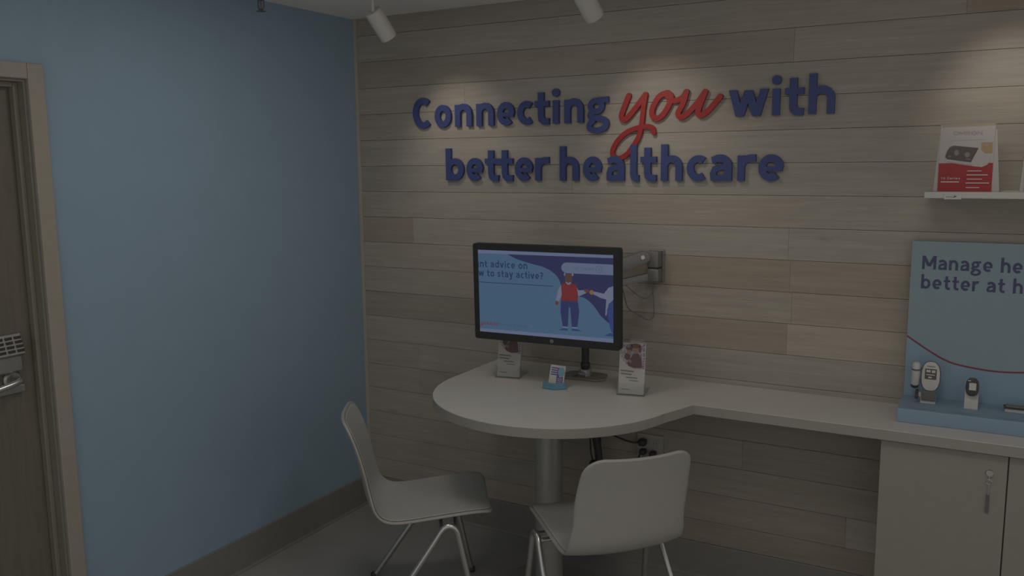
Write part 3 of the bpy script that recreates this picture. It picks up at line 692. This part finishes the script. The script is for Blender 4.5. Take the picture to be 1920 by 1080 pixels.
# ------------------------------------------------------------------ brochure holders and leaflets
def holder(label, llabel, x, y, rz):
    t = thing('brochure_holder', label, 'brochure holder', (x, y, ZT), (0, 0, rz), 'clear brochure holders on the worktop')
    W = .053; lean = .20
    def pl(y0, z): return y0 + z * lean
    bm = newbm()
    # back plate with a scalloped head, leaning back
    prism(bm, [(-W, .002), (W, .002), (W, .190), (.034, .212), (-.034, .212), (-W, .190)], 1, .0, .002)
    bmesh.ops.transform(bm, matrix=Matrix.Translation((0, .030, 0)) @ Matrix.Rotation(-math.atan(lean), 4, 'X'), verts=bm.verts[:])
    obj('back_plate', bm, M_ACRYL, t)
    obj('foot', box(-W, W, .0, .150, .0006, .0018), M_ACRYL, t)
    bm = newbm(); bx(bm, -W, W, .0, .002, .0022, .050); obj('front_lip', bm, M_ACRYL, t)
    for s in (-1, 1):
        bm = newbm(); prism(bm, [(.0022, .0022), (.0022, .050), (.036, .050), (.0285, .0022)], 0, s * W - (.002 if s > 0 else 0), s * W + (.002 if s < 0 else 0)); obj('side_wall', bm, M_ACRYL, t)
    lf = thing('leaflet', llabel, 'leaflet', (x, y, ZT), (0, 0, rz), 'folded leaflets in the holders')
    R = Matrix.Translation((0, .0185, .0035)) @ Matrix.Rotation(-math.atan(lean), 4, 'X')
    bm = newbm(); bx(bm, -.0495, .0495, 0, .008, 0, .196); bmesh.ops.transform(bm, matrix=R, verts=bm.verts[:]); cov = obj('cover', bm, M_PAPER, lf)
    lay = [0.0003]
    def T(u, v): return R @ Vector((-.0495 + u * .099, -lay[0], .196 - v * .196))
    def ink(name, polys, m):
        for p in polys:
            bm = newbm(); poly2d(bm, p, T); obj(name, bm, m, cov)
        lay[0] += .0002
    ink('photo', [[(.02, .01), (.98, .01), (.98, .50), (.60, .50), (.35, .46), (.15, .36), (.02, .22)]], M_PHOTO)
    ink('photo_coat', [[(.30, .40), (.42, .30), (.52, .21), (.72, .20), (.84, .28), (.90, .47), (.60, .49), (.36, .45)], ell(.30, .27, .12, .07, 12)], M_COAT)
    ink('photo_face', [ell(.62, .13, .12, .08, 16), ell(.36, .17, .09, .06, 14), ell(.42, .36, .06, .03, 10)], M_SKIN)
    ink('photo_hair', [ell(.60, .055, .19, .048, 16), ell(.78, .11, .055, .08, 12), ell(.45, .10, .05, .06, 12), ell(.34, .115, .10, .026, 12)], M_HAIR)
    ink('photo_stripe', [[(.90, .04 + k * .05), (.98, .03 + k * .05), (.98, .05 + k * .05), (.90, .06 + k * .05)] for k in range(9)], mat('print_grey_violet', (.22, .19, .27), .6))
    ink('text_line', [[(.06, .535), (.58, .545), (.58, .565), (.06, .555)], [(.06, .595), (.50, .605), (.50, .625), (.06, .615)], [(.28, .665), (.72, .670), (.72, .688), (.28, .683)], [(.40, .725), (.78, .73), (.78, .742), (.40, .737)], [(.12, .90), (.45, .905), (.45, .915), (.12, .91)]], M_TEXTINK)
holder('clear acrylic brochure holder left of the pole, behind the monitor corner', 'leaflet with a family photo in the left holder under the monitor', 1.003, -.322, .19)
holder('clear acrylic brochure holder to the right of the monitor', 'leaflet with a family photo in the right holder beside the monitor', 1.555, -.348, .19)

# ------------------------------------------------------------------ card holder
ch = thing('card_holder', 'small cyan wedge holder at the middle of the table', 'card holder', (1.247, -0.368, ZT), (0, 0, .30))
bm = newbm(); prism(bm, [(-.046, -.018), (.0, -.034), (.046, -.018), (.042, .024), (-.042, .024)], 2, 0, .014, bev=.002); obj('base_block', bm, M_CYAN, ch, smooth=40)
bm = newbm(); prism(bm, [(-.046, -.017), (.0, -.033), (.046, -.017), (.044, -.012), (0, -.026), (-.044, -.012)], 2, .0142, .026); obj('front_ledge', bm, M_CYAN, ch)
cdk = thing('card_stack', 'upright white and purple cards with a blue disc in the cyan holder', 'cards', (1.247, -0.368, ZT), (0, 0, .30))
RC = Matrix.Translation((.004, -.006, .0148)) @ Matrix.Rotation(-.32, 4, 'X') @ Matrix.Rotation(.10, 4, 'Y')
bm = newbm(); bx(bm, -.030, .030, 0, .008, 0, .078); bmesh.ops.transform(bm, matrix=RC, verts=bm.verts[:]); cc = obj('cards', bm, M_PAPER, cdk)
lay = [.0003]
def TC(u, v): return RC @ Vector((-.030 + u * .060, -lay[0], .078 - v * .078))
def ink(name, polys, m):
    for p in polys:
        bm = newbm(); poly2d(bm, p, TC); obj(name, bm, m, cc)
    lay[0] += .0002
ink('purple_stripe', [[(.08, .12 + k * .11), (.60, .12 + k * .11), (.60, .185 + k * .11), (.08, .185 + k * .11)] for k in range(4)], M_INKPURP)
ink('purple_block', [[(.50, .12), (.62, .12), (.66, .60), (.92, .55), (.92, .92), (.52, .92), (.48, .66)]], M_INKPURP)
ink('pale_line', [[(.56, .66 + k * .09), (.86, .66 + k * .09), (.86, .69 + k * .09), (.56, .69 + k * .09)] for k in range(3)], M_INKLINE)
ink('blue_disc', [ell(.76, .32, .22, .24, 20)], M_CYANP)

# ------------------------------------------------------------------ under the table: socket, plugs, cables
op = thing('socket_plate', 'pale four gang wall socket on the planks under the table', 'wall socket', (1.514, 0, .525))
obj('plate', box(-.0575, .0575, -.007, -.0008, -.0575, .0575, bev=.002), M_SOCK, op)
for sx in (-1, 1):
    rc = obj('receptacle', prism(newbm(), rrect(sx * .024 - .0165, sx * .024 + .0165, -.034, .034, .004), 1, -.0095, -.0072), M_SOCK, op)
    for zc in (-.018, .018):
        for dx in (-.006, .006): obj('slot', box(sx * .024 + dx - .0012, sx * .024 + dx + .0012, -.0099, -.0096, zc, zc + .009), M_DGREY, rc)
def plug(label, x, z, path, hw, hz):
    t = thing('power_plug', label, 'plug', (x, -.0102, z), group='plugs in the socket under the table')
    obj('body', box(-hw, hw, -.034, 0, -hz, hz, bev=.007), M_BLACK, t, smooth=50)
    obj('cord', tube(newbm(), cr(path, 6), .0042, 8), M_BLACK, t, smooth=60)
plug('large black plug at the top left of the pale socket', 1.488, .551, [(-.012, -.02, 0), (-.035, -.03, -.002), (-.070, -.035, .004), (-.11, -.04, .016), (-.16, -.045, .035), (-.20, -.06, .10), (-.21, -.08, .2405)], .016, .014)
plug('small black plug at the bottom left of the pale socket', 1.490, .510, [(-.006, -.03, -.004), (-.012, -.036, -.03), (-.012, -.034, -.10), (-.06, -.03, -.20), (-.14, -.04, -.19), (-.17, -.06, -.05), (-.165, -.09, .15), (-.160, -.10, .2815)], .013, .012)
plug('black angled plug at the lower right of the pale socket', 1.534, .505, [(0, -.03, -.004), (-.016, -.036, -.026), (-.022, -.036, -.10), (-.04, -.03, -.21), (-.06, -.02, -.28), (-.03, -.012, -.33)], .013, .014)
pc = thing('cable_sleeve', 'thick black cable sleeve hanging under the table beside the column', 'cable', (1.318, -.12, .40))
obj('sleeve', tube(newbm(), cr([(-.012, 0, .400), (-.006, 0, .30), (-.004, 0, .19), (.008, 0, .12), (.014, 0, .070)], 6), .016, 12), M_BLACK, pc, smooth=60)
obj('connector', box(-.026, .024, -.018, .018, .030, .072, bev=.006), M_BLACK, pc, smooth=50)
obj('thin_lead', tube(newbm(), cr([(-.030, -.004, .400), (-.030, -.004, .26), (-.026, -.004, .16), (-.022, -.004, .10), (-.012, 0, .060)], 6), .0035, 8), M_BLACK, pc, smooth=60)

# ------------------------------------------------------------------ display stand with meters
dp = thing('display_stand', 'pale blue display stand with upright panel and stepped base on the counter', 'display stand', (2.475, -.03, ZT))
d0 = 2.475
obj('base', box(0, .82, -.206, .026, 0, .048, bev=.002), M_PANEL2, dp)
bm = newbm(); prism(bm, [(-.020, .0482), (.0, .0482), (.006, .600), (-.012, .600)], 0, .004, .816); pn = obj('panel', bm, M_PANEL, dp)
def panY(z): return -.020 + .008 * (z - .0482) / .5518
curve = [tuple(p) for p in cr([(.004, .263), (.074, .218), (.125, .190), (.176, .175), (.274, .165), (.367, .170), (.50, .192), (.65, .235), (.816, .30)], 6)]
bm = newbm(); f = [bm.verts.new((x, panY(z) - .0004, z)) for x, z in curve] + [bm.verts.new((.816, panY(.0482) - .0004, .0484)), bm.verts.new((.004, panY(.0482) - .0004, .0484))]; bm.faces.new(f)
obj('lower_field', bm, M_PANEL2, pn)
TP = lambda x, z, k: (x, panY(z) - .0007, z)
obj('red_swoosh', ribbon(curve, False, .006, TP), M_INKRED, pn)
pen_text('Manage health', .039, .503, .0345, .24, TP, M_INKNAVY, pn, gap=.2, k=.93)
pen_text('better at home', .039, .435, .0345, .24, TP, M_INKNAVY, pn, gap=.2, k=.93)
for i, x in enumerate((.03, .16, .29, .47)):
    bm = newbm(); poly2d(bm, [(x, -.185), (x + .085, -.185), (x + .085, -.172), (x, -.172)], lambda a, b: (a, b, .0484)); obj('caption_strip', bm, mat('caption_ink', (.235, .315, .405), .5), dp)
ZB = ZT + .048
m1 = thing('glucose_meter', 'white oval glucose meter with lancing pen at the left of the display', 'glucose meter', (2.562, -.125, ZB))
obj('stand_block', box(-.024, .024, -.014, .016, 0.0003, .030, bev=.002), M_WHITE, m1)
obj('strap', box(-.021, .024, -.020, -.0142, .012, .046, bev=.003), M_DGREY, m1)
obj('strap_buckle', box(-.040, -.0305, -.022, .002, .016, .046, bev=.003), M_BLACK, m1)
obj('buckle_bar', box(-.0303, -.0215, -.012, -.002, .024, .038), M_WHITE, m1)
def tilt(bm, a, p):
    bmesh.ops.transform(bm, matrix=Matrix.Translation(p) @ Matrix.Rotation(a, 4, 'X'), verts=bm.verts[:]); return bm
oval = [(.0285 * math.copysign(abs(math.cos(t)) ** .75, math.cos(t)), .050 * math.copysign(abs(math.sin(t)) ** .85, math.sin(t))) for t in [2 * PI * k / 40 for k in range(40)]]
obj('meter_back', tilt(prism(newbm(), [(x * 1.09, z * 1.03) for x, z in oval], 1, .0062, .016, bev=.003), -.12, (.004, -.006, .096)), M_DGREY, m1, smooth=40)
mf = obj('meter_face', tilt(prism(newbm(), oval, 1, 0, .006, bev=.002), -.12, (.004, -.006, .096)), M_WHITE, m1, smooth=40)
obj('meter_screen', tilt(prism(newbm(), rrect(-.018, .018, -.010, .026, .002), 1, -.0012, -.0002), -.12, (.004, -.006, .096)), M_DKBROWN, mf)
for x0, x1, z0, z1 in ((-.014, -.001, .014, .022), (.003, .014, .013, .022), (-.014, .013, .004, .007), (-.007, .004, -.006, -.001)):
    bm = newbm(); poly2d(bm, [(x0, z0), (x1, z0), (x1, z1), (x0, z1)], lambda x, z: (x, -.0015, z))
    obj('screen_digits', tilt(bm, -.12, (.004, -.006, .096)), M_WHITE, mf)
obj('meter_brand_mark', tilt(prism(newbm(), [(-.012, .032), (.012, .032), (.012, .0365), (-.012, .0365)], 1, -.0008, -.0002), -.12, (.004, -.006, .096)), M_INKGREY, mf)
lp = obj('lancing_pen', lathe(newbm(), [(.006, -.044), (.011, -.038), (.013, -.034), (.013, .024), (.0115, .040), (.006, .044)], (-.043, -.006, .099), (.03, -.10, 1), 24), M_WHITE, m1, smooth=50)
obj('pen_cap', lathe(newbm(), [(.004, -.050), (.0105, -.047), (.0132, -.0405), (.0132, -.0375)], (-.043, -.006, .099), (.03, -.10, 1), 24), M_BLACK, lp, smooth=50)
obj('pen_ring', lathe(newbm(), [(.0136, .016), (.0136, .022)], (-.043, -.006, .099), (.03, -.10, 1), 24), M_DGREY, lp, smooth=50)
for z in (.114, .074): obj('pen_clip', box(-.0295, -.0235, -.002, .010, z - .006, z + .006), M_DGREY, m1)
m2 = thing('glucose_meter', 'black glucose meter with white screen on a white block', 'glucose meter', (2.693, -.125, ZB))
obj('stand_block', prism(newbm(), [(-.016, .0003), (.012, .0003), (.012, .060), (-.002, .060)], 0, -.020, .021), M_WHITE, m2)
obj('meter_body', tilt(prism(newbm(), [(x * .70, z * .62) for x, z in oval], 1, 0, .013, bev=.004), -.22, (.001, -.022, .078)), M_BLACK, m2, smooth=40)
obj('meter_screen', tilt(prism(newbm(), rrect(-.0095, .0115, -.011, .013, .001), 1, -.0014, -.0002), -.22, (.001, -.022, .078)), M_WHITE, m2)
obj('brand_mark', tilt(prism(newbm(), [(-.014, .0185), (-.005, .0185), (-.005, .0215), (-.014, .0215)], 1, -.0010, -.0002), -.22, (.001, -.022, .078)), M_WHITE, m2)
m3 = thing('test_device', 'slim flat test device with dark top at the right of the display', 'test device', (2.855, -.110, ZB))
obj('stand_block', box(-.062, .09, -.016, .018, .0003, .012, bev=.001), M_WHITE, m3)
obj('device_body', box(-.066, .094, -.020, .020, .0122, .017, bev=.0015), M_BLACK, m3)
obj('device_cover', box(-.060, .090, -.016, .018, .0172, .0195, bev=.0008), M_GREY, m3)

# ------------------------------------------------------------------ wall shelf with packages
sf = thing('wall_shelf', 'white floating wall shelf at the right holding red and white packages', 'shelf', (2.519, 0, 1.593))
obj('board', box(0, 1.7, -.215, -.0008, 0, .020, bev=.001), M_WHITE, sf)
for x in (.058, .300, .60):
    c = obj('price_clip', box(x, x + .050, -.2185, -.2152, -.003, .011, bev=.0008), mat('clip_plastic', (.56, .56, .54), .25), sf)
    b = newbm(); bx(b, x + .005, x + .026, -.2189, -.2186, .004, .0055); prism(b, [(x + .026, .001), (x + .038, .0065), (x + .030, .010)], 1, -.2189, -.2186); obj('clip_mark', b, M_DGREY, c)
def package(label, x):
    t = thing('monitor_package', label, 'package', (x, -.175, 1.6132), group='boxed monitors on the shelf')
    obj('tapered_body', None_bm(), M_CARD, t)
    fc = obj('front_card', box(-.0775, .0775, -.0065, -.0045, 0, .216), M_CARD, t)
    lay = [.0067]
    def T(u, v): return (-.0775 + u * .155, -lay[0], .216 - v * .216)
    def ink(name, polys, m):
        for p in polys:
            bm = newbm(); poly2d(bm, p, T); obj(name, bm, m, fc)
        lay[0] += .0002
    ink('top_flap_edge', [[(.02, 0), (1, 0), (1, .030), (.02, .042)]], M_TAN)
    ink('red_field', [[(.0, .575), (1, .575), (1, .995), (0, .995)]], M_CREDP)
    ink('gold_badge', [[(.77, .275), (.97, .275), (.97, .43), (.77, .43)]], M_GOLD)
    ink('badge_text', [[(.80, .385), (.94, .385), (.94, .40), (.80, .40)], [(.84, .30), (.90, .30), (.88, .36), (.86, .36)]], M_TAN)
    ink('device_body', [[(.11, .50), (.26, .33), (.74, .36), (.95, .52), (.90, .60), (.80, .635), (.68, .625), (.17, .565)]], M_CARD)
    ink('device_rim', [[(.16, .545), (.62, .600), (.62, .612), (.17, .560)]], mat('print_pale_grey', (.34, .31, .30), .5))
    ink('device_screen', [[(.11, .48), (.14, .40), (.19, .335), (.26, .315), (.72, .355), (.595, .565), (.15, .515)]], M_DKBROWN)
    ink('screen_figures', [ell(.32, .42, .045, .045, 10), ell(.52, .45, .05, .04, 10), [(.17, .465), (.22, .465), (.22, .48), (.17, .48)], [(.50, .505), (.58, .512), (.58, .526), (.50, .519)]], mat('print_figure_grey', (.22, .20, .20), .5))
    lay[0] += .0002
    TT = lambda a, b, k: (a, -lay[0], b)
    pen_text('OMRON', -.0775 + .24 * .155, .216 * (1 - .155), 0.0082, .15, TT, M_INKGREY, fc, width=.53 * .155, name='brand_letter')
    pen_text('10 Series', -.0775 + .055 * .155, .216 * (1 - .815), .0050, .26, TT, M_INKLINE, fc, width=.36 * .155, name='model_letter')
    ink('thin_rule', [[(.17, .222), (.84, .215), (.84, .222), (.17, .229)]], M_INKLINE)
    rows = [(.055, .40, .845, .862)] + [(.54, .80, .685, .697), (.53, .92, .742, .756), (.54, .82, .805, .818), (.52, .95, .862, .876), (.53, .78, .930, .943)]
    ink('feature_line', [[(a, c), (b, c), (b, d), (a, d)] for a, b, c, d in rows], M_INKLINE)
    return t
def None_bm():
    bm = newbm()
    B = [(-.090, .0, 0), (.100, .0, 0), (.100, .085, 0), (-.090, .085, 0)]; T_ = [(-.0775, .0, .214), (.083, .0, .196), (.083, .022, .196), (-.0775, .022, .214)]
    B = [(x, y - .0043, z) for x, y, z in B]; T_ = [(x, y - .0043, z) for x, y, z in T_]
    vb = [bm.verts.new(p) for p in B]; vt = [bm.verts.new(p) for p in T_]
    bm.faces.new(vb[::-1]); bm.faces.new(vt)
    for i in range(4): bm.faces.new((vb[i], vb[(i + 1) % 4], vt[(i + 1) % 4], vt[i]))
    bmesh.ops.recalc_face_normals(bm, faces=bm.faces[:])
    return bm
package('red and white blood pressure package at the left end of the shelf', 2.632)
package('red and white blood pressure package at the right edge of the photo', 2.877)

# ------------------------------------------------------------------ track spotlights
def spotlight(label, top, aim, L=0.125):
    top = Vector(top); d = (Vector(aim) - top).normalized(); Rr = .036
    t = thing('track_spotlight', label, 'spotlight', (top.x, top.y, H), group='white cylinder spotlights')
    o = Vector((top.x, top.y, H)); tl = top - o
    b = newbm(); lathe(b, [(Rr * .90, 0), (Rr, .004), (Rr, L - .004), (Rr * .95, L), (Rr * .84, L), (Rr * .80, L - .02), (.004, L - .022)], tl, d, 36)
    hd = obj('head', b, M_LAMP, t, smooth=35)
    side = d.cross(Vector((0, 0, 1))).normalized()
    neck = tl + d * .012 + side * (-Rr * .0) + Vector((0, 0, 0))
    b = newbm(); tube(b, [(tl.x + .0, tl.y, -.0), tl + d * .004], .0075, 14); obj('stem', b, M_LAMP, t, smooth=40)
    obj('canopy', lathe(newbm(), [(.045, -.022), (.048, -.018), (.048, 0)], (0, 0, -.0005), n=32), M_LAMP, t, smooth=40)
    obj('lens', lathe(newbm(), [(Rr * .78, L - .019), (Rr * .78, L - .017)], tl, d, 24), mat('lamp_lens', (.8, .78, .7), .2, trans=.5), t)
    l = bpy.data.lights.new('spot_lamp', 'SPOT'); l.energy = SPOT_W; l.color = (1, .92, .80); l.spot_size = math.radians(76); l.spot_blend = 1.0; l.shadow_soft_size = .022
    lo = bpy.data.objects.new('spot_lamp', l); COL.objects.link(lo); lo.parent = t
    lo.location = tl + d * (L + .004); lo.rotation_euler = d.to_track_quat('-Z', 'Y').to_euler()
spotlight('white cylinder spotlight near the blue wall corner', (.509, -.50, 2.324), (.62, 0, 1.72))
spotlight('white cylinder spotlight above the middle of the lettering', (1.42, -.52, 2.318), (1.57, 0, 1.74))
spotlight('white cylinder spotlight above the wall shelf, out past the top edge', (2.62, -.50, 2.318), (2.80, 0, 1.80))

# ------------------------------------------------------------------ sprinkler head
sp = thing('sprinkler_head', 'small metal sprinkler head on the ceiling near the blue wall', 'sprinkler', (.125, -.72, H))
obj('escutcheon', lathe(newbm(), [(.012, -.014), (.034, -.004), (.036, 0)], (0, 0, -.0005), n=24), M_STEEL, sp, smooth=40)
obj('body', lathe(newbm(), [(.013, -.032), (.013, -.014)], n=16), M_DGREY, sp, smooth=40)
b = newbm(); tube(b, cr([(-.012, 0, -.030), (-.016, 0, -.045), (-.012, 0, -.062), (0, 0, -.068), (.012, 0, -.062), (.016, 0, -.045), (.012, 0, -.030)], 5), .003, 8); obj('frame_arms', b, M_DGREY, sp, smooth=40)
obj('bulb', lathe(newbm(), [(.002, -.064), (.003, -.048), (.002, -.033)], n=10), mat('bulb_glass', (.25, .12, .10), .2), sp, smooth=40)
obj('deflector', lathe(newbm(), [(.018, -.0745), (.018, -.0725), (.006, -.068)], n=20), M_DGREY, sp, smooth=40)
